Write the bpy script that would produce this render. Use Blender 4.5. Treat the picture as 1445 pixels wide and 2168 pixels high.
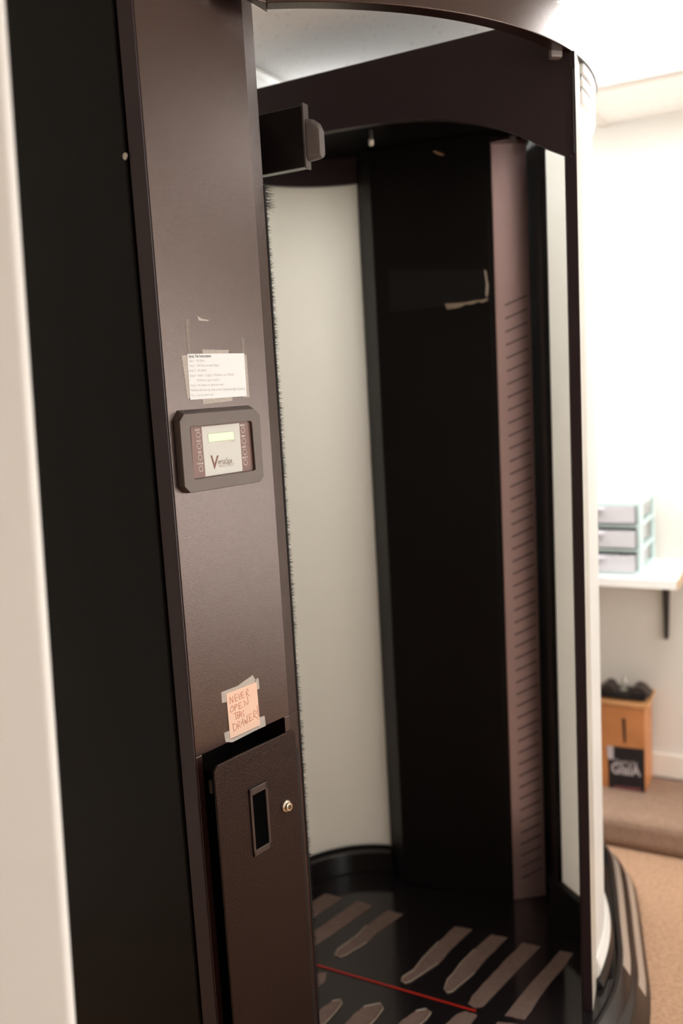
import bpy, bmesh, math, random
from mathutils import Vector, Matrix, noise
random.seed(7)
for o in list(bpy.data.objects): bpy.data.objects.remove(o)
S = bpy.context.scene; C = S.collection
PI = math.pi

# ------------------------------------------------------------------ camera
FP = 1900.0; PITCH = math.radians(7.97); ROLL = math.radians(3.24); CX, CY, H = 722.5, 1084.0, 1.5
F0 = Vector((0, math.cos(PITCH), -math.sin(PITCH))); U0 = Vector((0, math.sin(PITCH), math.cos(PITCH))); R0 = Vector((1, 0, 0))
CR = math.cos(ROLL)*R0 - math.sin(ROLL)*U0; CU = math.cos(ROLL)*U0 + math.sin(ROLL)*R0
EYE = Vector((0, 0, H))
cam = bpy.data.cameras.new('camera'); camo = bpy.data.objects.new('camera', cam); C.objects.link(camo)
m = Matrix((CR, CU, -F0)).transposed().to_4x4(); m.translation = EYE; camo.matrix_world = m
cam.sensor_fit = 'VERTICAL'; cam.sensor_height = 36; cam.lens = 36*FP/2168
cam.clip_start = 0.05
cam.dof.use_dof = True; cam.dof.focus_distance = 1.46; cam.dof.aperture_fstop = 2.0
S.camera = camo
S.view_settings.view_transform = 'Standard'; S.view_settings.look = 'None'
S.view_settings.gamma = 1; S.view_settings.use_curve_mapping = False
S.view_settings.exposure = 0.27

w = bpy.data.worlds.new('world'); S.world = w; w.use_nodes = True
w.node_tree.nodes['Background'].inputs[0].default_value = (1, .96, .9, 1)
w.node_tree.nodes['Background'].inputs[1].default_value = 0.3

LAMP = 14.5        # ceiling panels
FILL = 6.0          # added glowing panes, out of view

# survey helpers: where a sight line meets a real plane
def ray(x, y): return F0 + (x-CX)/FP*CR + (CY-y)/FP*CU
def hz(x, y, z):
    r = ray(x, y); return EYE + r*((z-H)/r.z)
def hd(x, y, d):
    r = ray(x, y); return EYE + r*(d/r.y)
UD = Vector((0.878, -0.480, 0)).normalized()      # along the back wall, to the right
VD = Vector((0.480, 0.878, 0)).normalized()       # into the room
ZD = Vector((0, 0, 1))

# ------------------------------------------------------------------ materials
def mat(name, col, rough=.5, spec=.5, metal=0, bump=0, bscale=200, coat=0, trans=0, emit=0, tint=None, var=0, vscale=5, coatr=.1, alpha=1, distort=0):
    m = bpy.data.materials.new(name); m.use_nodes = True
    nt = m.node_tree; b = nt.nodes['Principled BSDF']; L = nt.links
    b.inputs['Base Color'].default_value = (*col, 1); b.inputs['Roughness'].default_value = rough
    b.inputs['Specular IOR Level'].default_value = spec; b.inputs['Metallic'].default_value = metal
    b.inputs['Coat Weight'].default_value = coat; b.inputs['Coat Roughness'].default_value = coatr
    b.inputs['Alpha'].default_value = alpha
    if tint: b.inputs['Specular Tint'].default_value = (*tint, 1)
    tc = nt.nodes.new('ShaderNodeTexCoord')
    if var:
        n = nt.nodes.new('ShaderNodeTexNoise'); n.inputs['Scale'].default_value = vscale; n.inputs['Detail'].default_value = 5
        L.new(tc.outputs['Object'], n.inputs['Vector'])
        mp = nt.nodes.new('ShaderNodeMapRange'); mp.inputs['From Min'].default_value = .3; mp.inputs['From Max'].default_value = .7
        mp.inputs['To Min'].default_value = 1-var; mp.inputs['To Max'].default_value = 1+var
        L.new(n.outputs['Fac'], mp.inputs['Value'])
        mx = nt.nodes.new('ShaderNodeVectorMath'); mx.operation = 'SCALE'; mx.inputs[0].default_value = col
        L.new(mp.outputs['Result'], mx.inputs['Scale']); L.new(mx.outputs['Vector'], b.inputs['Base Color'])
    if bump:
        n = nt.nodes.new('ShaderNodeTexNoise'); n.inputs['Scale'].default_value = bscale; n.inputs['Detail'].default_value = 3
        L.new(tc.outputs['Object'], n.inputs['Vector'])
        bp = nt.nodes.new('ShaderNodeBump'); bp.inputs['Strength'].default_value = bump; bp.inputs['Distance'].default_value = .001
        L.new(n.outputs['Fac'], bp.inputs['Height']); L.new(bp.outputs['Normal'], b.inputs['Normal'])
    if emit:
        b.inputs['Emission Color'].default_value = (*col, 1); b.inputs['Emission Strength'].default_value = emit
    if trans:
        t = nt.nodes.new('ShaderNodeBsdfTranslucent'); t.inputs['Color'].default_value = (*col, 1)
        mix = nt.nodes.new('ShaderNodeMixShader'); mix.inputs[0].default_value = trans
        L.new(b.outputs[0], mix.inputs[1]); L.new(t.outputs[0], mix.inputs[2])
        L.new(mix.outputs[0], nt.nodes['Material Output'].inputs['Surface'])
    return m
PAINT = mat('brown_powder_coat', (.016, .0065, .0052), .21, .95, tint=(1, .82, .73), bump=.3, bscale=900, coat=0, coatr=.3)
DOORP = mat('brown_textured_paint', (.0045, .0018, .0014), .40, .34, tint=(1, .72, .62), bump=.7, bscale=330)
DARK = mat('dark_brown_metal', (.028, .016, .019), .45, .35, bump=.2, bscale=700)
BLACK = mat('black_plastic', (.006, .005, .005), .5, .3)
GLOSSB = mat('glossy_black_plastic', (.008, .006, .006), .22, .5)
BEZEL = mat('dark_bezel_plastic', (.060, .046, .040), .4, .6, bump=.15, bscale=1200, tint=(1, .86, .76))
FROST = mat('frosted_panel', (.86, .845, .80), .45, .4, trans=.42)
SHELL = mat('white_shell', (.93, .925, .90), .3, .5, trans=.55)
SILV = mat('brushed_silver', (.62, .60, .54), .3, .5, metal=1)
CHROME = mat('lock_chrome', (.75, .70, .58), .22, .5, metal=1)
TRAYF = mat('booth_floor_black', (.010, .008, .0085), .12, .5, bump=.03, bscale=25)
STRIP = mat('grip_strip', (.16, .108, .09), .75, .3, bump=.5, bscale=600, var=.12, vscale=60)
CLEAR = mat('strip_glue_edge', (.30, .24, .19), .3, .5)
RED = mat('red_stripe', (.42, .018, .010), .4, .3)
PAPER = mat('white_paper', (.76, .78, .77), .7, .3)
PINK = mat('peach_note_paper', (.72, .50, .38), .75, .2)
INKG = mat('grey_print', (.53, .52, .52), .8, .2)
INKD = mat('dark_print', (.22, .205, .20), .8, .2)
INKR = mat('rust_marker', (.42, .085, .02), .7, .2)
TAPE = mat('matte_tape', (.52, .46, .40), .5, .5, bump=.6, bscale=700, var=.25, vscale=700, alpha=.72)
TAPEF = mat('faint_tape', (.40, .34, .29), .6, .5, bump=.6, bscale=700, var=.3, vscale=500, alpha=.35)
KEYP = mat('keypad_brown', (.20, .115, .095), .5, .4)
KEYW = mat('keypad_cream', (.56, .56, .51), .5, .4)
LCD = mat('lcd_green', (.52, .62, .46), .4, .4, emit=.30)
LCDL = mat('lcd_line', (.45, .50, .20), .5, .3)
WHT = mat('white_print', (.80, .76, .70), .6, .2)
LOGO = mat('logo_brown', (.22, .11, .085), .6, .2)
LOGOG = mat('logo_grey', (.25, .20, .18), .6, .2)
WALL = mat('cream_wall_paint', (.74, .715, .66), .85, .3, bump=.3, bscale=120, var=.015, vscale=3)
DOORC = mat('cream_door_paint', (.74, .73, .69), .6, .3, var=.02, vscale=2)
CARP = mat('tan_carpet', (.40, .245, .155), .95, .1, bump=1, bscale=500, var=.18, vscale=90)
CARPD = mat('brown_ledge_carpet', (.29, .19, .135), .95, .1, bump=1, bscale=500, var=.15, vscale=90)
WSHELF = mat('white_laminate', (.86, .85, .82), .35, .5)
RAWEDGE = mat('raw_shelf_edge', (.55, .40, .26), .7, .3)
MINT = mat('mint_plastic', (.60, .76, .74), .35, .5)
DRAWP = mat('clear_drawer_plastic', (.80, .79, .82), .25, .5, trans=.3)
CONT = mat('drawer_contents', (.38, .35, .38), .7, .3, var=.6, vscale=18)
OAK = mat('orange_oak', (.52, .205, .07), .45, .5, var=.15, vscale=8)
OAKL = mat('oak_side', (.60, .30, .125), .45, .5, var=.12, vscale=8)
SIGNB = mat('black_sign', (.012, .009, .010), .5, .4)
SIGNG = mat('sign_lettering', (.50, .44, .45), .7, .2)
SIGNP = mat('sign_maroon', (.16, .055, .06), .7, .2)
TILE = bpy.data.materials.new('ceiling_tile'); TILE.use_nodes = True
nt = TILE.node_tree; b = nt.nodes['Principled BSDF']; b.inputs['Roughness'].default_value = .95
tc = nt.nodes.new('ShaderNodeTexCoord'); n = nt.nodes.new('ShaderNodeTexNoise'); n.inputs['Scale'].default_value = 100; n.inputs['Detail'].default_value = 6
mpg = nt.nodes.new('ShaderNodeMapping'); mpg.inputs['Scale'].default_value = (1, .35, 1)
nt.links.new(tc.outputs['Object'], mpg.inputs['Vector']); nt.links.new(mpg.outputs[0], n.inputs['Vector'])
cr = nt.nodes.new('ShaderNodeValToRGB'); cr.color_ramp.elements[0].position = .30; cr.color_ramp.elements[0].color = (.78, .73, .68, 1)
cr.color_ramp.elements[1].position = .40; cr.color_ramp.elements[1].color = (.92, .90, .86, 1)
nt.links.new(n.outputs['Fac'], cr.inputs['Fac']); nt.links.new(cr.outputs['Color'], b.inputs['Base Color'])
PANEL_E = mat('lamp_diffuser', (.985, .995, 1), .6, .3, emit=LAMP)
PANE_E = mat('fill_light_pane', (1, .985, .98), .2, .5, emit=FILL)

# ------------------------------------------------------------------ mesh helpers
def link(name, me, mt, parent=None, bev=0, smooth=False, label=None):
    o = bpy.data.objects.new(name, me); C.objects.link(o)
    if mt: me.materials.append(mt)
    if parent: o.parent = parent
    if bev:
        md = o.modifiers.new('bevel', 'BEVEL'); md.width = bev; md.segments = 3; md.limit_method = 'ANGLE'; md.angle_limit = math.radians(40)
    if smooth:
        for p in me.polygons: p.use_smooth = True
        try: me.set_sharp_from_angle(angle=math.radians(35))
        except Exception: pass
    if label: o['label'] = label
    return o
class G:
    def __init__(s): s.bm = bmesh.new()
    def poly(s, pts, off):           # polygon extruded along a vector
        off = Vector(off); a = [s.bm.verts.new(Vector(p)) for p in pts]; b = [s.bm.verts.new(Vector(p)+off) for p in pts]
        n = len(pts)
        s.bm.faces.new(a); s.bm.faces.new(b[::-1])
        for i in range(n): s.bm.faces.new((a[i], b[i], b[(i+1) % n], a[(i+1) % n]))
        return s
    def prism(s, plan, z0, z1): return s.poly([(p[0], p[1], z0) for p in plan], (0, 0, z1-z0))
    def box(s, o, u, v, wv):         # origin corner and three edge vectors
        o = Vector(o); u = Vector(u); v = Vector(v); return s.poly([o, o+u, o+u+v, o+v], wv)
    def band(s, c, prof, a0, a1, n=40, closed=True):   # profile (r,z) swept round a vertical axis
        rows = []
        for i in range(n+1):
            a = a0+(a1-a0)*i/n
            rows.append([s.bm.verts.new((c[0]+r*math.cos(a), c[1]+r*math.sin(a), z)) for r, z in prof])
        k = len(prof)
        for i in range(n):
            for j in range(k if closed else k-1):
                s.bm.faces.new((rows[i][j], rows[i+1][j], rows[i+1][(j+1) % k], rows[i][(j+1) % k]))
        if closed and abs(abs(a1-a0)-2*PI) > 1e-3:
            s.bm.faces.new(rows[0][::-1]); s.bm.faces.new(rows[-1])
        return s
    def tube(s, pts, r, k=8, close=False):
        pts = [Vector(p) for p in pts]; rings = []
        for i, p in enumerate(pts):
            t = (pts[min(i+1, len(pts)-1)]-pts[max(i-1, 0)]).normalized()
            up = ZD if abs(t.z) < .9 else Vector((1, 0, 0))
            a = t.cross(up).normalized(); b = t.cross(a)
            rr = r[i] if isinstance(r, (list, tuple)) else r
            rings.append([s.bm.verts.new(p+rr*(math.cos(2*PI*j/k)*a+math.sin(2*PI*j/k)*b)) for j in range(k)])
        for i in range(len(rings)-1):
            for j in range(k): s.bm.faces.new((rings[i][j], rings[i][(j+1) % k], rings[i+1][(j+1) % k], rings[i+1][j]))
        s.bm.faces.new(rings[0][::-1]); s.bm.faces.new(rings[-1]); return s
    def lathe(s, o, ax, prof, k=24):   # profile (r, h) round axis ax at o
        o = Vector(o); ax = Vector(ax).normalized(); a = ax.cross(ZD if abs(ax.z) < .9 else Vector((1, 0, 0))).normalized(); b = ax.cross(a)
        R = [[s.bm.verts.new(o+ax*h+r*(math.cos(2*PI*j/k)*a+math.sin(2*PI*j/k)*b)) for j in range(k)] for r, h in prof]
        for i in range(len(R)-1):
            for j in range(k): s.bm.faces.new((R[i][j], R[i][(j+1) % k], R[i+1][(j+1) % k], R[i+1][j]))
        s.bm.faces.new(R[0][::-1]); s.bm.faces.new(R[-1]); return s
    def done(s, name, mt, parent=None, bev=0, smooth=False, label=None):
        bmesh.ops.recalc_face_normals(s.bm, faces=s.bm.faces)
        me = bpy.data.meshes.new(name); s.bm.to_mesh(me); s.bm.free()
        return link(name, me, mt, parent, bev, smooth, label)
class Face:
    """a vertical flat face: plan origin o, unit u along it, outward normal n"""
    def __init__(s, o, u, n): s.o = Vector((o[0], o[1], 0)); s.u = Vector((u[0], u[1], 0)).normalized(); s.n = Vector((n[0], n[1], 0)).normalized()
    def px(s, x, y, h=0):
        r = ray(x, y); t = (s.o+s.n*h-EYE).dot(s.n)/r.dot(s.n); return EYE+r*t
    def at(s, a, z, h=0): return s.o+s.u*a+s.n*h+ZD*z
    def sz(s, p): return ((p-s.o).dot(s.u), p.z)
    def pxpoly(s, pts, h0, h1, g=None):
        g = g or G(); g.poly([s.px(x, y, h1)-s.n*(h1-h0) for x, y in pts], s.n*(h1-h0)); return g
    def text(s, name, txt, p0, p1, h, mt, parent, tall=1.0, ext=.0003, font_bold=0, label=None):
        cu = bpy.data.curves.new(name, 'FONT'); cu.body = txt; cu.size = 1; cu.extrude = 0; cu.offset = font_bold
        o = bpy.data.objects.new(name, cu); me = bpy.data.meshes.new_from_object(o)
        bpy.data.objects.remove(o)
        xs = [v.co.x for v in me.vertices]; x0, x1 = min(xs), max(xs)
        a = s.px(*p0, h); b = s.px(*p1, h); L = (b-a).length; k = L/(x1-x0); d = (b-a).normalized(); up = s.n.cross(d); 
        if up.z < 0: up = -up
        for v in me.vertices:
            v.co = a+d*((v.co.x-x0)*k)+up*(v.co.y*k*tall)+s.n*ext
        return link(name, me, mt, parent, label=label)
    def strokes(s, name, lines, h, r, mt, parent):
        g = G()
        for ln in lines: g.tube([s.px(x, y, h) for x, y in ln], r, 5)
        return g.done(name, mt, parent)
def thing(name, label, cat, loc=(0, 0, 0), group=None):
    o = bpy.data.objects.new(name, None); C.objects.link(o); o.empty_display_size = .1
    o['label'] = label; o['category'] = cat
    if group: o['group'] = group
    return o
def struct(o): o['kind'] = 'structure'; return o
def tag(o, label, cat, group=None):
    o['label'] = label; o['category'] = cat
    if group: o['group'] = group
    return o

# ------------------------------------------------------------------ room
CEIL = 2.28
wp = hz(1350, 252, CEIL)                              # a point of the ceiling / back wall line
WB = wp.dot(VD)                                       # the back wall in room coordinates (e2)
def rm(a, b, z=0): return UD*a+VD*b+ZD*z
A0r, A1r, B0r = -2.0, 3.4, -2.2
back = Face(rm(0, WB), UD, -VD)
LZ = back.px(1400, 1642).z                            # ledge height
LE = hz(1400, 1745, LZ).dot(VD)                       # ledge front edge
struct(G().box(rm(A0r-.1, B0r-.1, -.1), UD*(A1r-A0r+.2), VD*(WB-B0r+.2), ZD*.1).done('floor', CARP))
struct(G().box(rm(A0r-.1, B0r-.1, CEIL), UD*(A1r-A0r+.2), VD*(WB-B0r+.2), ZD*.1).done('ceiling', TILE))
struct(G().box(rm(A0r-.1, WB, 0), UD*(A1r-A0r+.2), VD*.1, ZD*CEIL).done('wall_back', WALL))
struct(G().box(rm(A0r-.1, B0r-.1, 0), UD*(A1r-A0r+.2), VD*.1, ZD*CEIL).done('wall_front', WALL))
struct(G().box(rm(A0r-.1, B0r, 0), UD*.1, VD*(WB-B0r), ZD*CEIL).done('wall_left', WALL))
struct(G().box(rm(A1r, B0r, 0), UD*.1, VD*(WB-B0r), ZD*CEIL).done('wall_right', WALL))
# carpeted ledge along the back wall
struct(G().box(rm(-.95, LE, 0), UD*(A1r+.95), VD*(WB-LE), ZD*LZ).done('trim_1', CARPD, bev=.03))
struct(G().box(rm(-.95, WB-.014, LZ), UD*(A1r+.95), VD*.014, ZD*.085).done('baseboard_back', mat('baseboard_white', (.80, .75, .67), .5), bev=.004))
# ceiling grid bars (T-bars of the dropped ceiling)
g = G()
tb = rm(hz(1400, 162, CEIL).dot(UD), 0).dot(UD)
e2t = hz(1355, 168, CEIL-.012).dot(VD)                     # far edge of the lit ceiling panel
e1l = hz(1188, 95, CEIL).dot(UD)
for k in range(-3, 1):
    g.box(rm(A0r, e2t+.05+1.22*k-.012, CEIL-.006), UD*(A1r-A0r), VD*.024, ZD*.006)
gj = hz(572, 165, CEIL).dot(UD)
for k in range(-3, 8):
    g.box(rm(gj+.61*k-.012, B0r, CEIL-.006), UD*.024, VD*(WB-B0r), ZD*.006)
struct(g.done('trim_2', mat('tbar_white', (.74, .70, .64), .5)))
# unseen window-shaped light sources, added for sheen on the column
def window(nm, o, u, n, w_, z0, z1):
    fr = G()
    for a in (0, w_/2-.02, w_-.04): fr.box(o+u*a+ZD*z0, u*.04, n*.05, ZD*(z1-z0))
    for z in (z0, z1-.04): fr.box(o+ZD*z, u*w_, n*.05, ZD*.04)
    f = struct(fr.done(nm, WSHELF)); G().box(o+u*.02+ZD*(z0+.02)+n*.008, u*(w_-.04), n*.006, ZD*(z1-z0-.04)).done('pane', PANE_E, f)
window('added_window_1', rm(1.3, WB-.002), UD, -VD, 1.5, .30, 1.50)
window('added_window_2', rm(A1r-.002, .5), VD, -UD, 2.4, .8, 2.1)
# ceiling lamps: one in view, two unseen ones added for their light
def troffer(a, b, la, lb, label, dep=.009):
    t = thing('ceiling_light', label, 'ceiling light', group='ceiling lights')
    fr = G()
    O = [rm(a, b), rm(a+la, b), rm(a+la, b+lb), rm(a, b+lb)]; I = [rm(a+.02, b+.02), rm(a+la-.02, b+.02), rm(a+la-.02, b+lb-.02), rm(a+.02, b+lb-.02)]
    V = [[fr.bm.verts.new(p+ZD*z) for p in q] for q, z in ((O, CEIL), (O, CEIL-.012), (I, CEIL-.012), (I, CEIL))]
    for i in range(4):
        for j in range(4): fr.bm.faces.new((V[j][i], V[j][(i+1) % 4], V[(j+1) % 4][(i+1) % 4], V[(j+1) % 4][i]))
    fr.done('frame', WSHELF, t)
    G().box(rm(a+.018, b+.018, CEIL-dep), UD*(la-.036), VD*(lb-.036), ZD*(dep-.003)).done('diffuser', PANEL_E, t)
troffer(e1l, e2t-.66, .74, .66, 'bright rectangular ceiling light above the right side of the tanning booth')
troffer(-2.0, WB-.85, 1.0, .60, 'added light panel hidden behind the tanning booth', .07)  # unseen, added to light the frosted panels from behind
troffer(1.9, -.6, 1.2, .60, 'added light panel outside the view, nearer the camera')  # unseen, added to brighten the room
# foreground cream door, ajar
dp = [hd(-8, -160, .86), hd(166, 2330, .86)]
dl = [dp[0]+Vector((-.42, -.10, 0)), dp[1]+Vector((-.42, -.10, 0))]
nd = Vector((-.10, .42, 0)).normalized()*.036
dr = struct(G().poly([dl[0], dp[0], dp[1], dl[1]], nd).done('door_1', DOORC, bev=.006))
kx = hd(112, 1606, .87)
G().lathe(kx-Vector((.012, 0, 0)), (1, 0, 0), [(.0035, 0), (.0035, .010), (.0026, .0145), (.001, .016)], 12).done('door_stop', WSHELF, dr, smooth=True)

# ------------------------------------------------------------------ booth: survey
ZR0, ZR1 = 2.10, 2.1716                                 # crown ring
ZF = .12                                              # booth floor
pts = [hz(x, y, ZR0) for x, y in ((796, 7), (940, 23), (1045, 45), (1115, 66), (1185, 91), (1213, 108), (1263, 190))]
# least-squares circle through the ring's outer rim
n_ = len(pts); mx_ = sum(p.x for p in pts)/n_; my_ = sum(p.y for p in pts)/n_
Suu = Suv = Svv = Suuu = Svvv = Suvv = Svuu = 0
for p in pts:
    u, v_ = p.x-mx_, p.y-my_; Suu += u*u; Suv += u*v_; Svv += v_*v_; Suuu += u**3; Svvv += v_**3; Suvv += u*v_*v_; Svuu += v_*u*u
det = Suu*Svv-Suv*Suv; ra, rb = .5*(Suuu+Suvv), .5*(Svvv+Svuu)
uc, vc = (ra*Svv-rb*Suv)/det, (Suu*rb-Suv*ra)/det
RC = (mx_+uc, my_+vc); RO = math.sqrt(uc*uc+vc*vc+(Suu+Svv)/n_)
print('ring centre', RC, 'radius', RO, 'wall', WB, 'ledge', LZ, LE)
booth = thing('tanning_booth', 'dark brown walk-in spray tanning booth with round crown, frosted panels and control column', 'tanning booth')

# control column
A0 = hd(350, 833, 1.36); AU = Vector((.646, .763, 0)).normalized(); AN = Vector((AU.y, -AU.x, 0))
fa = Face(A0, AU, AN)
ws = fa.sz(fa.px(566, 833))[0]
A1 = A0+AU*ws; A1.z = 0; A0.z = 0
bd = Vector((.50, .866, 0)).normalized(); C1 = A1+bd*.029
Bd = Vector((-.763, .646, 0))
D1 = C1+Vector((-.32, .95, 0)).normalized()*.30; B1 = A0+Bd*.50; B2 = B1+Vector((.15, .25, 0))
ZC = 2.26
dz = fa.sz(fa.px(420, 1612))[1]; dz2 = fa.sz(fa.px(612, 1540))[1]
DT = fa.sz(fa.px(452, 1620, .035))[1]
print('door top', DT, dz, dz2)
cut = DT+.006
# column body, with the door bay cut back below
ins = A0-AN*.10+AU*.012
col = G().prism([A0+AU*.001, A1, C1, D1, B2, B1], cut, ZC)
col.prism([A0+AU*.001, A0+AU*.014, A0+AU*.014-AN*.12, A1-AN*.12-AU*.012, A1-AU*.012, A1, C1, D1, B2, B1], 0, cut)
col = col.done('column', PAINT, booth, bev=.0012)
fb = Face(A0, Bd, Vector((-.646, -.763, 0)))
sp = G(); sp.poly([fb.at(.040, 0, 0), fb.at(.50, 0, 0), fb.at(.50, ZC, 0), fb.at(.040, ZC, 0)], fb.n*.006)
sp = sp.done('side_panel', mat('side_black', (.003, .0025, .002), .5, .15), booth, bev=.002)
ct = G(); ct.poly([fb.at(0, 0, 0), fb.at(.034, 0, 0), fb.at(.034, ZC, 0), fb.at(0, ZC, 0)], fb.n*.003)
ct = ct.done('corner_trim', DARK, booth, bev=.001)
sc = fb.px(266, 331, .006)
g = G().lathe(sc, fb.n, [(.0055, 0), (.0055, .0012), (.0042, .0026), (.0022, .003), (.0022, .0016), (.0001, .0016)], 20)
g.done('screw', SILV, sp, smooth=True, label='small silver button-head screw')

# door over the fluid bay
fd = fa
DH = .035
dpx = [(453, 1632), (462, 1617), (612, 1551), (623, 1556)]
tl = fa.sz(fa.px(453, 1632, DH)); tr = fa.sz(fa.px(622, 1556, DH))
s0, s1 = tl[0], tr[0]+.004; zt = (fa.sz(fa.px(460, 1618, DH))[1]+fa.sz(fa.px(612, 1551, DH))[1])/2
print('door', s0, s1, zt, ws)
dpl = [(s0, .05), (s1, .05), (s1, zt-.008), (s1-.006, zt), (s0+.008, zt), (s0, zt-.009)]
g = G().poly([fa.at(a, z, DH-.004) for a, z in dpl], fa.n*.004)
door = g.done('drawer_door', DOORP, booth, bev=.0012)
G().box(fa.at(s0+.045, .06, -.10), fa.u*(ws-s0-.06), fa.n*(.10+DH-.004), ZD*(zt-.10)).done('drawer_box', BLACK, door)
hpx = [(526, 1671), (566, 1652), (570, 1796), (536, 1813)]
hc = [fa.sz(fa.px(x, y, DH)) for x, y in hpx]
ha0, ha1 = (hc[0][0]+hc[3][0])/2, (hc[1][0]+hc[2][0])/2; hz0, hz1 = (hc[2][1]+hc[3][1])/2, (hc[0][1]+hc[1][1])/2
print('handle', ha0, ha1, hz0, hz1)
t_ = .0075; g = G()
for q in ((ha0, ha0+t_*.7, hz0, hz1), (ha1-t_*.7, ha1, hz0, hz1), (ha0, ha1, hz1-t_*1.6, hz1), (ha0, ha1, hz0, hz0+t_*1.4)):
    g.box(fa.at(q[0], q[2], DH), fa.u*(q[1]-q[0]), fa.n*.003, ZD*(q[3]-q[2]))
hd_ = g.done('recessed_handle', mat('handle_plastic', (.035, .022, .019), .35, .5), door, bev=.0008, label='black recessed pull with rectangular frame')
G().box(fa.at(ha0+.004, hz0+.006, DH-.001), fa.u*(ha1-ha0-.008), fa.n*.0016, ZD*(hz1-hz0-.014)).done('handle_well', mat('well_black', (.002, .002, .002), .9, 0), hd_)
lk = fa.px(605, 1706, DH)
lo = G().lathe(lk, fa.n, [(.0105, 0), (.0105, .0025), (.009, .004), (.0075, .0042), (.0075, .0085), (.0062, .0095), (.0001, .0095)], 32).done('lock', CHROME, door, smooth=True, label='silver round key lock')
g = G().lathe(lk+fa.n*.0093, fa.n, [(.0042, 0), (.0042, .0008), (.0001, .0008)], 20); g.done('lock_plug', mat('lock_plug_grey', (.25, .22, .16), .3, metal=1), lo)
G().box(lk+fa.n*.0101-fa.u*.0007-ZD*.003, fa.u*.0014, fa.n*.0004, ZD*.006).done('keyhole', BLACK, lo)
hg = fa.px(447, 1655, DH-.02)
G().tube([hg+ZD*.004, hg-ZD*.018], .0045, 12).done('hinge', GLOSSB, door)

# brush seal on the column's inner edge
fc = Face(C1, bd, Vector((bd.y, -bd.x, 0)))
zb0, zb1 = .35, hd(553, 392, C1.y).z
br = G().box(C1-fc.n*.004, fc.u*.004, fc.n*.005, ZD*zb1); br.bm.verts.ensure_lookup_table()
br = br.done('brush_strip', BLACK, booth)
g = G(); rnd = random.Random(3)
for i in range(2600):
    z = zb0+(zb1-zb0)*rnd.random()
    f = noise.noise(Vector((0, 0, z*14)))*.5+.5
    if rnd.random() > .35+f*.9: continue
    top = z > zb1-.04
    L = (.0055+.005*f*rnd.random()+(.009 if top else 0))*(.6+.7*rnd.random())
    d = (fc.u*(.35+.5*rnd.random())+fc.n*(.55+.5*rnd.random())+ZD*(rnd.random()*1.0-.65)*.8).normalized()
    p = C1+fc.u*.003+ZD*z; a = Vector((0, 0, .00035)); b = fc.u*.00035
    v = [g.bm.verts.new(q) for q in (p-a, p+a, p+b, p+d*L)]
    g.bm.faces.new((v[0], v[1], v[3])); g.bm.faces.new((v[1], v[2], v[3])); g.bm.faces.new((v[2], v[0], v[3]))
bz = g.done('bristles', BLACK, br); bz['kind'] = 'stuff'

# control panel -------------------------------------------------------
def zp(x, y): return (360+x/6.881, 850+y/6.881)
PH = .014
outer = [zp(*p) for p in ((200, 185), (1222, 105), (1305, 200), (1365, 1088), (1312, 1170), (300, 1335), (215, 1245), (140, 290))]
op = [fa.px(x, y, PH) for x, y in outer]
cx_ = sum((p for p in op), Vector())/len(op)
base = [cx_-fa.n*PH+(p-cx_)*1.012+ZD*(.0055 if i in (0, 1) else 0) for i, p in enumerate(op)]
inn = [zp(*p) for p in ((300, 372), (1165, 286), (1190, 305), (1245, 985), (1222, 1003), (362, 1133), (350, 1120), (292, 385))]
ip = [fa.px(x, y, PH) for x, y in inn]
g = G(); bm = g.bm
vo = [bm.verts.new(p) for p in op]; vb = [bm.verts.new(p) for p in base]; vi = [bm.verts.new(p) for p in ip]; vw = [bm.verts.new(p-fa.n*.006) for p in ip]
# match the bezel's eight outer and eight inner corners
order_in = [7, 0, 1, 2, 3, 4, 5, 6]     # inner list starts at its top left
oo = [7, 0, 1, 2, 3, 4, 5, 6]
io = [7, 0, 1, 2, 3, 4, 5, 6]
for i in range(8):
    j = (i+1) % 8
    bm.faces.new((vo[oo[i]], vo[oo[j]], vi[io[j]], vi[io[i]]))
    bm.faces.new((vi[io[i]], vi[io[j]], vw[io[j]], vw[io[i]]))
    bm.faces.new((vb[oo[i]], vb[oo[j]], vo[oo[j]], vo[oo[i]]))
bm.faces.new(vb)
cp = g.done('control_panel', BEZEL, booth, bev=.0008)
KH = PH-.0055
wall_in = [fa.px(*zp(*p), KH) for p in ((296, 360), (1200, 270), (1262, 1010), (348, 1150))]
key = G().poly([p-fa.n*.002 for p in wall_in], fa.n*.002).done('keypad', KEYP, cp)
def kq(pts, h): return fa.pxpoly([zp(*p) for p in pts], KH, KH+h)
kq(((455, 370), (1005, 316), (1055, 1012), (516, 1094)), .0004).done('centre_label', KEYW, key, label='cream centre label')
kq(((546, 469), (926, 431), (939, 554), (557, 600)), .0006).done('display_border', LCDL, key)
kq(((552, 475), (921, 437), (933, 549), (562, 593)), .0008).done('display', LCD, key, label='pale green liquid crystal display')
for (bx, by) in ((408, 487), (421, 652), (437, 815), (449, 980), (1060, 417), (1073, 576), (1084, 735), (1096, 888)):
    c = fa.px(*zp(bx, by), KH+.0003); rr = .0041; ps = [c+fa.u*math.cos(q*PI/14)*rr+ZD*math.sin(q*PI/14)*rr for q in range(29)]
    g = G().tube(ps, .00042, 6); g.bm.normal_update(); g.done('button_ring', WHT, key)
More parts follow.
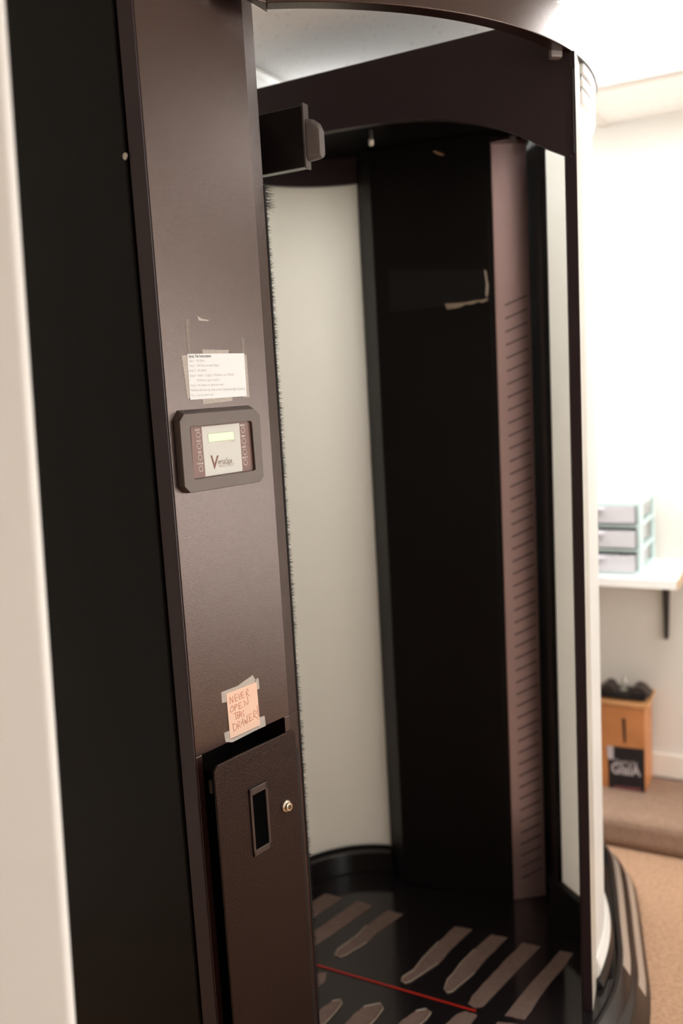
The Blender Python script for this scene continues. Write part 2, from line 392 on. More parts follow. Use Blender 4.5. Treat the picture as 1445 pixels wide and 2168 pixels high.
for s_, a_, b_ in (('BODY', (362, 430), (434, 424)), ('FACE', (384, 592), (442, 586)), ('LEG', (406, 756), (454, 750)), ('CANCEL', (392, 920), (488, 912)),
                   ('MENU', (1018, 362), (1086, 356)), ('NEXT', (1036, 520), (1094, 514)), ('LAST', (1046, 676), (1104, 670)), ('SELECT', (1050, 832), (1128, 824))):
    fa.text('button_text', s_, zp(*a_), zp(*b_), KH+.0002, WHT, key, tall=1.15, font_bold=.01)
fa.text('logo_text', 'ersaSpa', zp(700, 916), zp(905, 892), KH+.0005, LOGOG, key, tall=1.25)
fa.text('logo_text', 'V', zp(588, 978), zp(706, 976), KH+.0005, LOGO, key, tall=1.12, font_bold=.012)
fa.text('logo_text', 'skin care system', zp(732, 962), zp(935, 936), KH+.0005, INKG, key, tall=1.0)
fa.text('logo_text', 'no tamper', zp(874, 588), zp(943, 580), KH+.0005, LOGOG, key, tall=1.0)
fa.strokes('logo_swoosh', [[zp(x, y) for x, y in ((704, 950), (740, 930), (800, 916), (860, 910), (943, 903))]], KH+.0005, .00022, LOGO, key)

# header, crown, posts -------------------------------------------------
f1 = hz(1045, 62, ZR1); f2 = hz(530, 190, ZR1)
hdir = Vector((f1.x-f2.x, f1.y-f2.y, 0)).normalized()
hn = Vector((hdir.y, -hdir.x, 0))                     # towards the camera
fh = Face((f2.x, f2.y), hdir, hn)
print('header dir', hdir)
top = [fh.px(*p) for p in ((1185, 28), (470, 205))]
for t in top: t.z = ZR1
bot = [fh.px(*p) for p in ((470, 312), (560, 302), (640, 288), (700, 276), (760, 266), (820, 257), (880, 253), (940, 253), (995, 259), (1045, 269), (1085, 281), (1115, 294), (1157, 315), (1197, 335))]
pe = fh.px(1205, 333); pt = fh.px(1200, 110); top[0] = pt.copy(); top[0].z = ZR1
bot[-1] = pe
G().poly([top[1]]+bot+[top[0]], -fh.n*.025).done('header_panel', DARK, booth, bev=.002)
# pillar
Pp = fh.px(1207, 800); Pq = hd(1229, 800, Pp.y-.012)
Pp.z = Pq.z = 0
pr = (Pq-Pp); pdir = pr.normalized(); pn = Vector((pdir.y, -pdir.x, 0))
G().box(Pp, pr, Vector((Pq.x/Pq.y-.10, 1, 0))*.035, ZD*(ZR0)).done('pillar', DARK, booth, bev=.002)
q_ = hd(1239, 800, 1.0); k_ = q_.x; RS_ = RO-.012
_b = k_*RC[0]+RC[1]; _a = k_*k_+1; _c = RC[0]**2+RC[1]**2-RS_**2
pe2 = Vector((k_, 1, 0))*((_b-math.sqrt(_b*_b-_a*_c))/_a)
print('pe2', pe2, Pq)
zb_ = .02
G().box(Pq+ZD*zb_, pe2-Pq, Vector((.006, .03, 0)), ZD*(ZR0-zb_)).done('pillar_edge', mat('edge_trim', (.36, .34, .29), .4, .4), booth, bev=.001)
# gasket groove on pillar
gg = fh.px(1204, 230)
G().tube([fh.px(1205, 135, .002), fh.px(1211, 145, .002), fh.px(1214, 325, .002), fh.px(1208, 330, .002)], .0022, 6).done('gasket', GLOSSB, booth)
# crown ring round the front, joined to the column
def ang(p): return math.atan2(p.y-RC[1], p.x-RC[0])
aP = ang(pe2)
aL = ang(hz(565, 17, ZR0))
RI = RO-.040
g = G().band(RC, [(RO, ZR0), (RO, ZR1), (RI, ZR1), (RI, ZR0+.012), (RI+.012, ZR0)], aL, aP+.95, 90)
pl = Vector((RC[0]+RO*math.cos(aL), RC[1]+RO*math.sin(aL), ZR0)); pil = Vector((RC[0]+RI*math.cos(aL), RC[1]+RI*math.sin(aL), ZR0))
q1 = A1+bd*.01+Vector((-.02, .0, 0)); q2 = hz(512, -4, ZR0)
g.poly([pl, pil, Vector((q2.x, q2.y, ZR0)), Vector((q2.x-.10, q2.y-.02, ZR0)), Vector((q2.x-.10, q2.y-.08, ZR0))], (0, 0, ZR1-ZR0))
g.done('crown_ring', PAINT, booth, bev=.0015, smooth=True)
# moulded crown cap under the ring on the right, grooved
aS = ang(pe2)-.004; aE = aS+.95
cz0 = 2.06
RS = RO-.014
zg = [hd(1235, 174, 2.02).z, hd(1235, 150, 2.02).z]
print('groove z', zg)
prof = [(RO-.004, ZR0), (RO-.004, 2.0821), (RO-.012, 2.0812), (RO-.012, 2.0713), (RO-.005, 2.0704), (RO-.005, 2.0588), (RO-.012, 2.0579), (RO-.012, 2.0480), (RO-.006, 2.0472), (RO-.006, 2.0283), (RO-.014, 2.0239), (RO-.03, 2.0239), (RO-.03, ZR0)]
cap = G().band(RC, prof, aS, aE, 50).done('crown_cap', SHELL, booth, smooth=False)
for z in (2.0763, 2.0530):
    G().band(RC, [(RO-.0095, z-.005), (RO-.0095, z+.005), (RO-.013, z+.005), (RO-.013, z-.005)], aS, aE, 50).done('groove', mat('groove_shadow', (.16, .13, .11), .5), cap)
g = G().band(RC, [(RS, .14), (RS, 2.0283), (RS-.004, 2.0283), (RS-.004, .14)], aS, aE, 60).done('outer_shell', SHELL, booth, smooth=True)

# inner liner ----------------------------------------------------------
# frosted window behind the pillar (right)
w0 = hz(1190, 1867, ZF+.10); w1 = hz(1232, 1902, ZF+.10)
fw_ = Face((w0.x, w0.y), (w1-w0), (1, 1)); d_ = Vector((w1.x-w0.x, w1.y-w0.y, 0)); dn = Vector((d_.y, -d_.x, 0)).normalized()
if dn.x > 0: dn = -dn
fw_.n = dn; FROSTR = mat('bright_frosted_panel', (.95, .945, .92), .45, .4, trans=.8)
topz0 = fw_.px(1157, 315).z; topz1 = fw_.px(1195, 332).z
print('right window', w0, w1, topz0, topz1)
a = Vector((w0.x, w0.y, ZF+.10)); b = a+d_*1.6; topz1 = topz0+(topz1-topz0)*1.6
at_ = Vector((a.x, a.y, topz0)); bt_ = Vector((b.x, b.y, topz1))
G().poly([a, b, bt_, at_], -dn*.004).done('frosted_window', FROSTR, booth)
# floor-level sill below it and dark frame beside it
c0 = fw_.px(1152, 800); c0.z = 0
g = G().poly([a-d_*.4-ZD*.10, b-ZD*.10, b, a-d_*.4], dn*.02-dn*.001)
g.done('window_sill', BLACK, booth, bev=.002)
# spray tower: dark face, bevel, vent face
T0 = hd(803, 800, 2.33); T1 = hd(1040, 800, 2.225); T2 = hd(1053, 800, 2.222); vd = Vector((.99, .14, 0)).normalized(); 
fv = Face((T2.x, T2.y), vd, (vd.y, -vd.x))
T3 = fv.px(1127, 800); T4 = T3+Vector((.02, .10, 0))
for p in (T0, T1, T2, T3, T4): p.z = 0
zv = fv.px(1090, 300).z
zv = min(zv, 2.06); zt_ = 2.075
T5 = T0+Vector((.0, .20, 0)); T6 = T4+Vector((0, .12, 0))
G().prism([T0, T1, T2+vd*.001, T2+vd*.001-fv.n*.02, T4-vd*.02, T6, T5], ZF, zt_).done('spray_tower', mat('tower_black', (.004, .003, .0028), .5, .2), booth, bev=.003)
vw_ = fv.sz(fv.px(1127, 800))[0]
# louvred vent face with pressed slots
zs = []; 
slots = G(); sl_ = []
ys = [(648, 627)]
NS = 40
ytop = 640.0; 
vent = G().box(fv.at(0, ZF, 0), fv.u*vw_, -fv.n*.004, ZD*(zv-ZF)).done('vent_face', mat('vent_paint', (.50, .335, .325), .36, 1.0, metal=.7), booth, bev=.002)
za = fv.px(1092, 636).z; zc_ = fv.px(1112, 1850).z; zbm = fv.px(1100, 1107).z
sa = fv.sz(fv.px(1068, 648)); sb = fv.sz(fv.px(1115, 627))
slope = (sb[1]-sa[1])
pitch = .0315
n_s = int((za-zc_)/pitch)
print('slots', n_s, sa, sb, vw_)
for k in range(n_s+1):
    z = za-k*(za-zc_)/n_s
    a_ = sa[0]+.0; b_ = sb[0]
    g = G().poly([fv.at(a_, z-slope*.5-.0014, .0), fv.at(b_, z+slope*.5-.0014, .0), fv.at(b_, z+slope*.5+.0014, .0), fv.at(a_, z-slope*.5+.0014, .0)], fv.n*.0012)
    g.done('vent_slot', BLACK, vent)
capg = G().lathe(fv.at(vw_/2, zv, -.02), ZD, [(.055, -.004), (.055, .004), (.045, .007)], 28); capg.done('tower_cap', PAINT, booth, smooth=True)
# recess and frame between vent and right window
T4b = Vector((T4.x+.004, T4.y, 0)); wf = Vector((w0.x, w0.y, 0))
G().prism([T4, T4+Vector((0, .03, 0)), wf+Vector((.03, .09, 0)), wf+Vector((.006, .004, 0)), wf+dn*.012+Vector((0, .01, 0))], ZF, 2.078).done('window_frame', mat('frame_black', (.005, .004, .004), .5, .15), booth, bev=.002)
# frosted curved panel at the left back
p0 = hd(776, 800, 2.42); p1 = hd(560, 800, 2.36)
mid = (p0+p1)*.5+Vector((0, .035, 0)); p00 = p1+Vector((-.15, -.10, 0))
zbt = hd(815, 1790, 2.42).z; ztp = hd(760, 389, 2.42).z
print('left panel z', zbt, ztp)
cur = []
for i in range(25):
    t = i/24; p = (1-t)**2*p1+2*t*(1-t)*(mid*2-(p0+p1)*.5)+t*t*p0; cur.append(Vector((p.x, p.y, 0)))
cur = [Vector((p00.x, p00.y, 0))]+cur
def ribbon(cv, z0, z1, th, name, mt, bev=0):
    g = G(); rows = []
    for i, p in enumerate(cv):
        t = (cv[min(i+1, len(cv)-1)]-cv[max(i-1, 0)]).normalized(); n = Vector((t.y, -t.x, 0))
        rows.append([g.bm.verts.new(q) for q in (p+ZD*z0, p+ZD*z1, p-n*th+ZD*z1, p-n*th+ZD*z0)])
    for i in range(len(rows)-1):
        for j in range(4): g.bm.faces.new((rows[i][j], rows[i+1][j], rows[i+1][(j+1) % 4], rows[i][(j+1) % 4]))
    g.bm.faces.new(rows[0]); g.bm.faces.new(rows[-1][::-1])
    return g.done(name, mt, booth, bev=bev, smooth=True)
ribbon(cur, zbt, ztp, .006, 'frosted_panel', FROST)
front = [p+Vector((0, -.012, 0)) for p in cur]
ribbon([p+Vector((0, -.03, 0)) for p in cur], ZF, zbt-.006, .05, 'kick_panel', GLOSSB, .003)
ribbon([p+Vector((0, -.004, 0)) for p in cur], zbt-.012, zbt+.001, .02, 'panel_sill', BLACK)
ribbon([p+Vector((0, -.015, 0)) for p in cur], ztp-.001, 2.09, .02, 'panel_head', DARK)
e0 = cur[-1]
G().prism([e0, Vector((T0.x, T0.y-.0, 0)), Vector((T0.x+.01, T0.y+.15, 0)), e0+Vector((0, .12, 0))], ZF, 2.09).done('tower_frame', BLACK, booth, bev=.002)
G().tube([Vector((e0.x+.028, e0.y-.05, ZF+.02)), Vector((e0.x+.028, e0.y-.05, 2.05))], .006, 8).done('conduit', DARK, booth)
# roof of the rear part
G().prism([f2-hn*.03+hdir*-.15, f1-hn*.03+hdir*.14, Vector((.50, 2.12, 0)), Vector((.46, 2.70, 0)), Vector((-.35, 2.75, 0))], 2.08, 2.105).done('roof_panel', mat('roof_black', (.003, .002, .002), .7, .1), booth)
# outer back of the tower so that nothing is seen through
# nozzles under the roof
nz = hd(785, 292, 2.10)
G().lathe(nz+ZD*.016, -ZD, [(.004, 0), (.004, .018), (.0065, .019), (.0065, .030), (.004, .034)], 14).done('spray_nozzle', SILV, booth, smooth=True, label='small brass and silver spray nozzle')
nz = hd(928, 325, 2.24)
G().tube([nz+Vector((-.012, 0, .006)), nz, nz+Vector((.012, 0, -.004))], [.002, .0035, .002], 8).done('cable_clip', mat('tan_clip', (.35, .20, .10), .5), booth)
ck = hd(1180, 104, 1.78)
G().box(ck+Vector((-.013, 0, -.012)), (.024, .008, 0), (0, .02, 0), (0, 0, .024)).done('ring_clip', mat('grey_clip', (.20, .17, .16), .4), booth, bev=.003)

# booth floor tray and grip strips
fl = [hz(470, 1880, ZF), hz(640, 1845, ZF), Vector((T0.x, T0.y+.02, ZF)), Vector((T2.x, T2.y+.02, ZF)), Vector((w0.x-.02, w0.y+.04, ZF)), Vector((w0.x+.01, w0.y, ZF))]

def fp(x, y): return hz(600+x/1.7101, 1750+y/1.7101, ZF+.0015)
strips = [[(150, 243), (212, 258), (90, 345), (20, 372), (10, 330)],
          [(265, 270), (322, 287), (165, 398), (95, 442), (60, 440), (62, 412)],
          [(380, 302), (432, 317), (345, 378), (300, 420), (232, 462), (205, 474), (186, 466), (196, 445), (260, 400), (300, 360)],
          [(620, 362), (682, 372), (610, 440), (560, 495), (462, 560), (440, 568), (426, 560), (430, 545), (470, 520), (505, 475), (560, 418)],
          [(752, 390), (810, 402), (740, 470), (690, 530), (612, 596), (592, 602), (581, 588), (592, 555), (615, 530), (640, 495), (690, 445)],
          [(865, 420), (930, 434), (722, 650), (690, 656), (668, 640), (680, 615), (745, 545), (790, 495)],
          [(1000, 449), (1048, 458), (1022, 500), (945, 590), (872, 698), (800, 684), (850, 620)],
          [(108, 530), (155, 528), (150, 560), (128, 580), (70, 612), (60, 570)],
          [(175, 632), (205, 627), (212, 640), (190, 670), (150, 712), (80, 760), (60, 740), (120, 690), (135, 660)],
          [(290, 652), (350, 640), (360, 660), (335, 695), (290, 740), (230, 760), (190, 745), (235, 700), (262, 672)],
          [(478, 668), (515, 660), (534, 674), (515, 700), (440, 760), (370, 770), (400, 728), (430, 700)],
          [(625, 680), (660, 668), (700, 682), (680, 710), (620, 770), (540, 770), (580, 720)],
          [(775, 706), (850, 716), (800, 780), (720, 775)]]
for s_ in strips:
    ps = []
    for i in range(len(s_)):
        a_, b_ = s_[i], s_[(i+1) % len(s_)]
        for t in (0, .33, .66):
            ps.append((a_[0]+(b_[0]-a_[0])*t+random.uniform(-2, 2)*(t > 0), a_[1]+(b_[1]-a_[1])*t+random.uniform(-1.5, 1.5)*(t > 0)))
    st = G().poly([fp(*p) for p in ps], (0, 0, -.0012)).done('grip_strip', STRIP, booth)
    if 3 <= strips.index(s_) <= 4 or strips.index(s_) in (2, 8, 9, 10):
        k = len(s_)
        idx = range(3, k) if strips.index(s_) < 7 else range(0, k-2)
        G().tube([fp(*s_[i])+ZD*.0008 for i in idx], .0012, 5).done('glue_edge', CLEAR, st)
a_, b_ = fp(40, 478), fp(696, 668); dd = (b_-a_).normalized(); pp_ = Vector((-dd.y, dd.x, 0))*.0024
G().poly([a_-pp_, b_-pp_*1.2, b_+pp_*1.2, a_+pp_], (0, 0, .0004)).done('red_stripe', RED, booth, label='thin bright red stripe across the black floor')
# base skirt: stepped, glossy, flaring outwards
SHEEN = mat('painted_sheen', (.46, .42, .37), .3, .5, metal=.6)  # pale metal colour stands in for light reflected on the skirt
bp = [Vector(p+(0,)) for p in ((.30, 2.78), (.62, 2.70), (.765, 2.60), (.80, 2.47), (.765, 2.31), (.705, 2.08), (.672, 1.95), (.610, 1.80), (.45, 1.60), (.22, 1.44), (.00, 1.38), (-.10, 1.48))]
def offs(cv, d):
    out = []
    for i, p in enumerate(cv):
        t0 = (p-cv[i-1]).normalized() if i else (cv[1]-p).normalized(); t1 = (cv[i+1]-p).normalized() if i < len(cv)-1 else t0
        t = (t0+t1).normalized(); n = Vector((t.y, -t.x, 0)); k = 1/max(.6, t.dot(t1)); out.append(p+n*d*k)
    return out
def smoothcv(cv, it=2):
    for _ in range(it):
        o = [cv[0]]
        for i in range(len(cv)-1): o += [cv[i]*.75+cv[i+1]*.25, cv[i]*.25+cv[i+1]*.75]
        cv = o+[cv[-1]]
    return cv
bp = smoothcv(bp)
def sweep(prof, name, mt, parent, cv=None, closed=True):
    cv = cv or bp; g = G(); lines = [[q+ZD*z for q in offs(cv, d)] for d, z in prof]
    V = [[g.bm.verts.new(p) for p in ln] for ln in lines]; k = len(V)
    for i in range(len(cv)-1):
        for j in range(k): g.bm.faces.new((V[j][i], V[j][i+1], V[(j+1) % k][i+1], V[(j+1) % k][i]))
    g.bm.faces.new([V[j][0] for j in range(k)]); g.bm.faces.new([V[j][-1] for j in range(k)][::-1])
    return g.done(name, mt, parent, smooth=True)
plan = [Vector((-.30, 2.42, 0)), Vector((.1, 2.46, 0)), Vector((.53, 2.44, 0)), Vector((.54, 2.2, 0)), Vector((.548, 2.0, 0)), Vector((.535, 1.88, 0))]
plan += [q for q in offs(bp, .075) if q.y < 1.90]
plan.append(Vector((D1.x, D1.y, 0)))
G().prism(plan, ZF-.03, ZF).done('floor_tray', TRAYF, booth)
bs = sweep([(.16, ZF-.034), (.16, .088), (.078, .088), (.074, .112), (.066, .112), (.060, .106), (.046, .084), (.040, .076), (.032, .070), (.026, .060), (.012, .036), (.006, .026), (0, .018), (0, 0), (.16, 0)], 'base_skirt', GLOSSB, booth)
sweep([(.0605, .1075), (.0450, .0835), (.0480, .0835), (.0630, .1075)], 'sheen_strip', SHEEN, bs, [q for q in bp if q.y > 1.93])  # reflected light bands along the chamfers, modelled as pale strips
sweep([(.0265, .0612), (.0110, .0352), (.0140, .0352), (.0290, .0612)], 'sheen_strip', SHEEN, bs, [q for q in bp if q.y > 1.93])
G().band(RC, [(RS, .135), (RS+.010, .150), (RS+.014, .165), (RS+.004, .19), (RS-.002, .19), (RS-.002, .135)], aS, math.radians(40), 70).done('shell_foot', SHELL, booth, smooth=True)
G().band(RC, [(RS-.01, .108), (RS+.014, .108), (RS+.020, .128), (RS+.012, .140), (RS-.01, .140)], aS-.01, math.radians(40), 80).done('foot_moulding', GLOSSB, booth, smooth=True)

# black spray housing beside the column
hb = hd(545, 372, 1.72); fo = Face((hb.x, hb.y), UD, -VD)
hz1_, hz0_ = fo.px(600, 231).z, fo.px(600, 362).z
ea = fo.sz(fo.px(643, 300))[0]
hs = G().box(fo.at(-.10, hz0_, 0), fo.u*(ea+.10), -fo.n*.020, ZD*(hz1_-hz0_)).done('spray_housing', GLOSSB, booth, bev=.002, label='black box housing sticking out beside the column')
G().box(fo.at(ea, hz0_-.003, .003), fo.u*.004, -fo.n*.018, ZD*(hz1_-hz0_+.006)).done('flange', mat('flange_grey', (.09, .075, .07), .4, .5), hs, bev=.001)
g = G(); bm = g.bm
nose = [(0, .012, .010), (.012, .014, .013), (.024, .020, .022), (.028, .026, .030)]
zc0 = (hz0_+hz1_)/2-.002; hh = (hz1_-hz0_)/2
rows = []
for (dx, iy, iz) in nose:
    r_ = []
    y0, y1 = iy*.12-.002, .022-iy*.12; z0_, z1_ = zc0-hh*.80+iz*.15, zc0+hh*.80-iz
    c_ = .006
    for (yy, zz) in ((y0+c_, z0_), (y1-c_, z0_), (y1, z0_+c_), (y1, z1_-c_), (y1-c_, z1_), (y0+c_, z1_), (y0, z1_-c_), (y0, z0_+c_)):
        r_.append(bm.verts.new(fo.at(ea+.004+dx, zz, -yy)))
    rows.append(r_)
for i in range(3):
    for j in range(8): bm.faces.new((rows[i][j], rows[i][(j+1) % 8], rows[i+1][(j+1) % 8], rows[i+1][j]))
bm.faces.new(rows[-1]); bm.faces.new(rows[0][::-1])
g.done('nozzle_cover', mat('rough_grey_paint', (.13, .11, .10), .3, 1.0, bump=1.0, bscale=1100), hs, bev=.002, label='rough speckled grey rounded cap')

# tape remains inside the booth
ft = Face((T0.x, T0.y), T1-T0, (1, -1)); d_ = (T1-T0).normalized(); ft.n = Vector((d_.y, -d_.x, 0))
tr_ = thing('taped_card', 'black square card with torn cream tape along its lower and right edges inside the booth', 'card')
ft.pxpoly([(822, 572), (1030, 572), (1034, 636), (826, 660)], .0002, .0012).done('card', BLACK, tr_)
ft.pxpoly([(941, 643), (962, 642), (985, 640), (1004, 636), (1018, 635), (1033, 631), (1031, 637), (1020, 641), (1012, 639), (1000, 644), (984, 645), (975, 650), (962, 653), (946, 655)], .0012, .0018).done('tape', mat('old_tape', (.40, .33, .25), .6), tr_)
ft.pxpoly([(1024, 570), (1029, 574), (1031, 590), (1034, 604), (1033, 622), (1030, 630), (1027, 624), (1028, 600)], .0012, .0018).done('tape', mat('old_tape_light', (.55, .49, .40), .6), tr_)

# ------------------------------------------------------------------ papers on the column
def zq(x, y): return (380+x/9.031, 730+y/9.031)
ins_ = thing('instruction_sheet', 'white printed instruction sheet taped above the control panel', 'sheet of paper')
for q in (((435, 90), (938, 98), (938, 175), (438, 175)), ((430, 1030), (1005, 1000), (1008, 1070), (600, 1120), (448, 1136)),
          ((38, 205), (150, 190), (205, 1020), (150, 1024), (100, 640)), ((1225, 180), (1278, 195), (1336, 1000), (1195, 1008), (1270, 960))):
    fa.pxpoly([zq(*p) for p in q], .0001, .0004).done('tape', TAPE, ins_, label='strip of frosted tape')
fa.pxpoly([zq(*p) for p in ((145, 174), (1232, 162), (1284, 980), (203, 1052))], .0004, .0009).done('paper', PAPER, ins_)
TX = [('Spray Tan Instructions', (172, 242), (600, 236), INKD, .03), ('Step 1 - Hit Body', (180, 330), (478, 322), INKG, 0), ('Step 2 - Hit Next to select Begin', (186, 420), (752, 410), INKG, 0),
      ('Step 3 - Hit Select', (192, 516), (516, 506), INKG, 0), ('Step 4 - Select 1 (Light), 2 (Medium), or 3 (Dark)', (202, 612), (1030, 586), INKG, 0), ('Hit Next to get to each #', (335, 698), (756, 686), INKG, 0),
      ('Step 5 - Hit Select on the # you want', (210, 798), (842, 778), INKG, 0), ('Machine will turn on, look to see if the green light is blinking', (218, 892), (1252, 858), INKG, 0), ('If so - you are good to go!', (228, 988), (652, 968), INKG, 0)]
for s_, a_, b_, mt_, bo in TX:
    fa.text('printed_line', s_, zq(*a_), zq(*b_), .0010, mt_, ins_, tall=1.2, font_bold=bo, ext=.0001)

def zn(x, y): return (460+x/13.136, 1430+y/13.136)
note = thing('sticky_note', 'peach sticky note with rust-coloured handwriting taped above the drawer door', 'note')
for q in (((105, 470), (560, 290), (980, -10), (1045, 100), (1050, 210), (700, 340), (250, 520), (262, 740), (130, 765)), ((1060, 110), (1140, 68), (1172, 365), (1090, 400)),
          ((185, 1600), (340, 1530), (370, 1780), (1180, 1400), (1175, 1165), (1310, 1120), (1345, 1400), (1000, 1560), (420, 1860), (230, 1850))):
    fa.pxpoly([zn(*p) for p in q], .0001, .0004).done('tape', TAPE, note, label='strip of frosted tape')
fa.pxpoly([zn(*p) for p in ((245, 510), (1090, 180), (1105, 420), (1190, 1385), (360, 1770), (300, 1130))], .0004, .0010).done('paper', PINK, note)
ST = {'NEVER': [[(345, 640), (358, 790)], [(345, 600), (432, 755)], [(432, 755), (425, 575)],
               [(480, 555), (500, 720)], [(480, 545), (530, 520)], [(500, 640), (568, 600)], [(500, 722), (560, 690)],
               [(578, 525), (622, 670), (640, 480)], [(665, 480), (685, 640)], [(665, 475), (725, 440)], [(680, 560), (735, 520)], [(688, 642), (760, 600)],
               [(795, 430), (812, 580)], [(795, 395), (830, 372), (855, 400), (845, 450), (808, 490), (900, 580)]],
      'OPEN': [[(405, 850), (375, 900), (358, 980), (380, 1028), (420, 1000), (448, 930), (440, 870), (405, 850)],
               [(480, 830), (488, 985)], [(480, 825), (525, 800), (548, 830), (525, 880), (490, 900)],
               [(590, 790), (605, 940)], [(590, 785), (670, 740)], [(600, 860), (660, 830)], [(605, 940), (710, 880)],
               [(755, 855), (740, 700), (830, 810), (850, 780), (840, 640), (830, 590)]],
      'THS': [[(440, 1070), (600, 1010)], [(505, 1060), (522, 1225)], [(555, 1060), (570, 1215)], [(620, 990), (605, 1190)], [(560, 1120), (660, 1080)], [(655, 1000), (665, 1150)],
              [(740, 975), (700, 1000), (700, 1050), (745, 1090), (735, 1135), (695, 1135)]],
      'DRAWER': [[(425, 1350), (465, 1560), (520, 1490), (545, 1420), (520, 1360), (425, 1345)],
                 [(560, 1330), (580, 1490)], [(555, 1300), (600, 1275), (625, 1310), (610, 1350), (575, 1385), (650, 1440)],
                 [(660, 1400), (695, 1205), (740, 1395)], [(670, 1330), (725, 1300)],
                 [(745, 1220), (775, 1330), (785, 1240), (815, 1340), (830, 1330), (825, 1100)],
                 [(880, 1105), (900, 1260)], [(875, 1095), (955, 1055)], [(890, 1190), (960, 1160)], [(860, 1292), (1000, 1215)],
                 [(1000, 1020), (1020, 1180)], [(990, 1005), (1040, 975), (1085, 1000), (1075, 1060), (1020, 1130), (1120, 1190)],
                 [(1105, 830), (1140, 1140)], [(1135, 1205), (1137, 1228)]]}
for kx_, ln in ST.items():
    fa.strokes('handwriting', [[zn(x, y) for x, y in l] for l in ln], .0011, .00042, INKR, note)
def z1(x, y): return (340+x/4.8167, 640+y/4.8167)
res = thing('tape_residue', 'faint torn tape marks on the column above the instruction sheet', 'tape')
fa.pxpoly([z1(*p) for p in ((255, 175), (290, 172), (300, 520), (275, 520), (262, 330))], .0001, .0003).done('tape', TAPEF, res)
fa.pxpoly([z1(*p) for p in ((820, 360), (850, 362), (856, 520), (832, 520))], .0001, .0003).done('tape', TAPEF, res)
fa.pxpoly([z1(*p) for p in ((375, 140), (420, 168), (495, 180), (480, 193), (385, 186))], .0001, .0004).done('tape', TAPE, res)

# ------------------------------------------------------------------ shelf and what stands on it
SHD = .32; e2s = WB-SHD
fs = Face(rm(0, e2s), UD, -VD)
zs0 = fs.px(1340, 1245).z; zs1 = fs.px(1340, 1211).z
zs1 = zs0+.030
se = fs.sz(fs.px(1432, 1245))[0]
print('shelf', zs0, zs1, se, fs.px(1340, 1211).z)
sh = thing('wall_shelf', 'white laminate shelf on a black bracket on the back wall', 'shelf')
G().box(rm(se-.62, e2s, zs0), UD*.62, VD*SHD, ZD*(zs1-zs0)).done('board', WSHELF, sh, bev=.002)
G().box(rm(se, e2s, zs0), UD*.003, VD*SHD, ZD*(zs1-zs0)).done('raw_end', RAWEDGE, sh, label='raw tan board end')
bx = back.sz(back.px(1410, 1320))[0]
g = G().poly([rm(bx-.014, WB, zs0), rm(bx+.014, WB, zs0), rm(bx+.008, WB, zs0-.235), rm(bx+.004, WB, zs0-.245), rm(bx-.003, WB, zs0-.245), rm(bx-.006, WB, zs0-.235)], -VD*.012)
g.box(rm(bx-.011, WB-.26, zs0-.006), UD*.022, VD*.25, ZD*.006)
g.poly([rm(bx-.003, WB-.012, zs0-.14), rm(bx-.003, WB-.05, zs0-.006), rm(bx-.003, WB-.012, zs0-.006)], UD*.006)
g.done('bracket', mat('bracket_black', (.03, .025, .022), .5), sh, bev=.001, label='black tapered bracket')
# mint drawer unit
dfx = e2s+.04; fu = Face(rm(0, dfx), UD, -VD)
uw1 = fu.sz(fu.px(1357, 1130))[0]; uw0 = uw1-.30; UH = fu.px(1330, 1062).z-zs1; UDP = .25
print('unit', uw0, uw1, UH)
du = thing('drawer_unit', 'small mint green plastic unit with three clear drawers on the white shelf', 'storage drawers')
g = G()
t_ = .012
g.box(rm(uw0, dfx, zs1+UH-t_*1.3), UD*(uw1-uw0), VD*UDP, ZD*t_*1.3); g.box(rm(uw0, dfx, zs1), UD*(uw1-uw0), VD*UDP, ZD*t_)
for a_ in (uw0, uw1-t_):
    g.box(rm(a_, dfx, zs1+t_), UD*t_, VD*.035, ZD*(UH-2.3*t_)); g.box(rm(a_, dfx+UDP-.02, zs1+t_), UD*t_, VD*.02, ZD*(UH-2.3*t_))
for k in (1, 2):
    z = zs1+UH*k/3-.006; g.box(rm(uw0, dfx+.004, z), UD*(uw1-uw0), VD*(UDP-.004), ZD*.010)
g.done('frame', MINT, du, bev=.003)
for k in range(3):
    z0 = zs1+UH*k/3+.009; z1_ = zs1+UH*(k+1)/3-.014
    d = G(); o = rm(uw0+.016, dfx-.004, z0)
    W_, Dp, Hh = uw1-uw0-.034, UDP-.03, z1_-z0
    d.box(o, UD*W_, VD*.003, ZD*Hh); d.box(o, UD*.003, VD*Dp, ZD*Hh); d.box(o+UD*(W_-.003), UD*.003, VD*Dp, ZD*Hh); d.box(o, UD*W_, VD*Dp, ZD*.003); d.box(o+VD*Dp, UD*W_, VD*.003, ZD*Hh)
    dd_ = d.done('drawer', DRAWP, du)
    G().box(o+UD*(W_/2-.04)+ZD*(Hh*.75)-VD*.010, UD*.08, VD*.010, ZD*.008).done('pull', DRAWP, dd_, bev=.002)
    g = G(); r_ = random.Random(k)
    for q in range(7):
        c_ = o+UD*(.03+r_.random()*(W_-.06))+VD*(.03+r_.random()*(Dp-.07))+ZD*(Hh*.25)
        g.lathe(c_-ZD*(Hh*.22), ZD, [(.004, 0), (.024, .004), (.026, Hh*.3), (.016, Hh*.5)], 10)
    ob = g.done('contents', CONT, dd_); ob['kind'] = 'stuff'

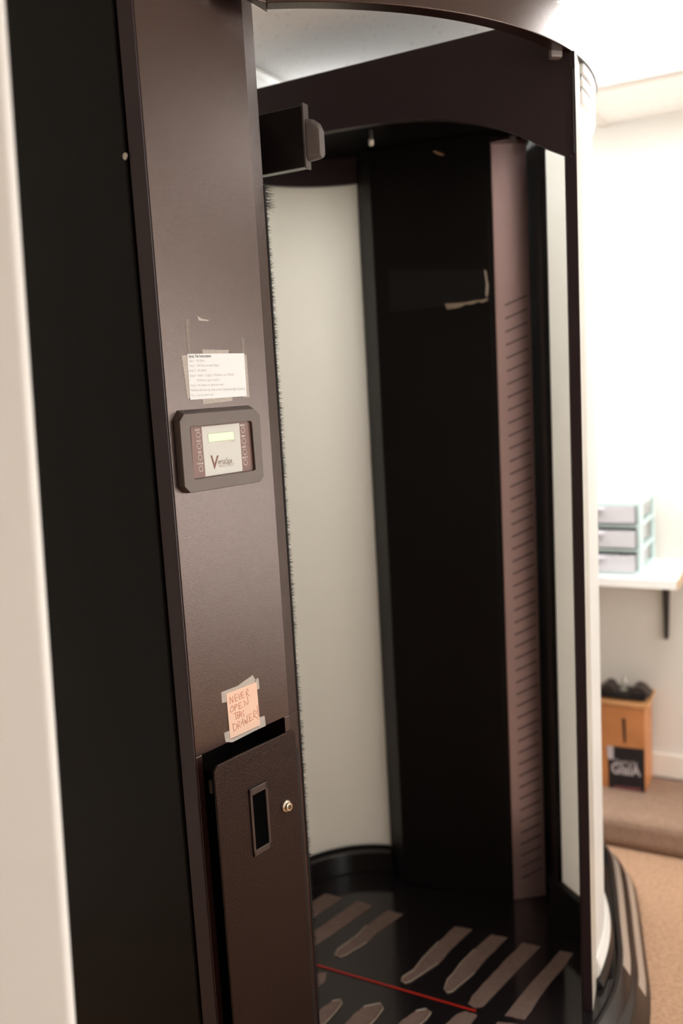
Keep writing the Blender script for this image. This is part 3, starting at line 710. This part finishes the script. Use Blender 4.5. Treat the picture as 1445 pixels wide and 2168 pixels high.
# wooden box on the ledge
bc = hz(1366, 1679, LZ); fbx = Face(rm(0, bc.dot(VD)), UD, -VD)
b1 = bc.dot(UD); BH = fbx.px(1362, 1500).z-LZ; BWd = .20; BD = .15
b2 = hz(1393, 1640, LZ)
print('wood box', b1, BH, bc.dot(VD), b2.dot(VD)-bc.dot(VD))
BD = min(b2.dot(VD)-bc.dot(VD), WB-.02-bc.dot(VD))
wb = thing('suggestion_box', 'orange oak box with a slot and black sign standing on the carpeted ledge', 'box')
o = rm(b1-BWd, bc.dot(VD), LZ)
G().box(o, UD*BWd, VD*BD, ZD*BH).done('body', OAK, wb, bev=.003)
G().poly([o+ZD*BH-UD*.012-VD*.006, o+ZD*BH+UD*(BWd+.012)-VD*.006, o+ZD*(BH+.008)+UD*(BWd+.012)+VD*(BD+.005), o+ZD*(BH+.008)-UD*.012+VD*(BD+.005)], ZD*.013).done('lid', OAKL, wb, bev=.003)
slp = [fbx.px(x, y, .001) for x, y in ((1317, 1521), (1323, 1521), (1324, 1572), (1320, 1572))]
G().poly(slp, -VD*.002).done('slot', SIGNB, wb)
sg = fbx.pxpoly([(1286, 1579), (1363, 1587), (1365, 1678), (1288, 1668)], .0, .002).done('sign', SIGNB, wb, label='black sign with pale lettering')
fbx.text('lettering', 'GlalA', (1294, 1636), (1356, 1644), .0022, SIGNG, sg, tall=1.25, font_bold=.02)
fbx.text('lettering', 'Thanks for', (1300, 1615), (1350, 1621), .0022, SIGNG, sg, tall=1.2)
fbx.pxpoly([(1284, 1579), (1297, 1580), (1298, 1608), (1286, 1606)], .002, .003).done('corner_patch', SIGNG, sg)
fbx.pxpoly([(1298, 1663), (1356, 1669), (1356, 1676), (1298, 1669)], .002, .003).done('footer', SIGNP, sg)
# black tray with curled ends on the lid
ztop = LZ+BH+.021
tray = thing('black_tray', 'small black tray with raised curled ends on top of the oak box', 'tray')
to = rm(b1-BWd+.035, bc.dot(VD)+.01, ztop)
TW = BWd-.035; g = G()
g.box(to, UD*TW, VD*(BD*.8), ZD*.010)
g.done('plate', BLACK, tray, bev=.003)
for s_, c_ in ((1, .20), (-1, .86)):
    pf = []
    for i in range(9):
        t = i/8; pf.append(to+UD*(TW*c_+(t-.5)*TW*.42)+VD*.02+ZD*(.008+.030*math.sin(PI*(t**(1.3 if s_ > 0 else .8)))))
    g = G().poly(pf, VD*(BD*.5)); g.done('curled_end', mat('dark_brown_leather', (.035, .022, .018), .5), tray, smooth=False)
gl = thing('glass_stopper', 'small clear glass ornament in the black tray', 'ornament')
gp = to+UD*(TW*.52)+VD*(BD*.4)+ZD*.010
GL = mat('clear_glass_grey', (.55, .54, .48), .1, .5, alpha=.6)
G().lathe(gp, ZD, [(.014, 0), (.016, .006), (.006, .014), (.008, .026), (.013, .034), (.010, .046), (.002, .050)], 20).done('stopper', GL, gl, smooth=True)
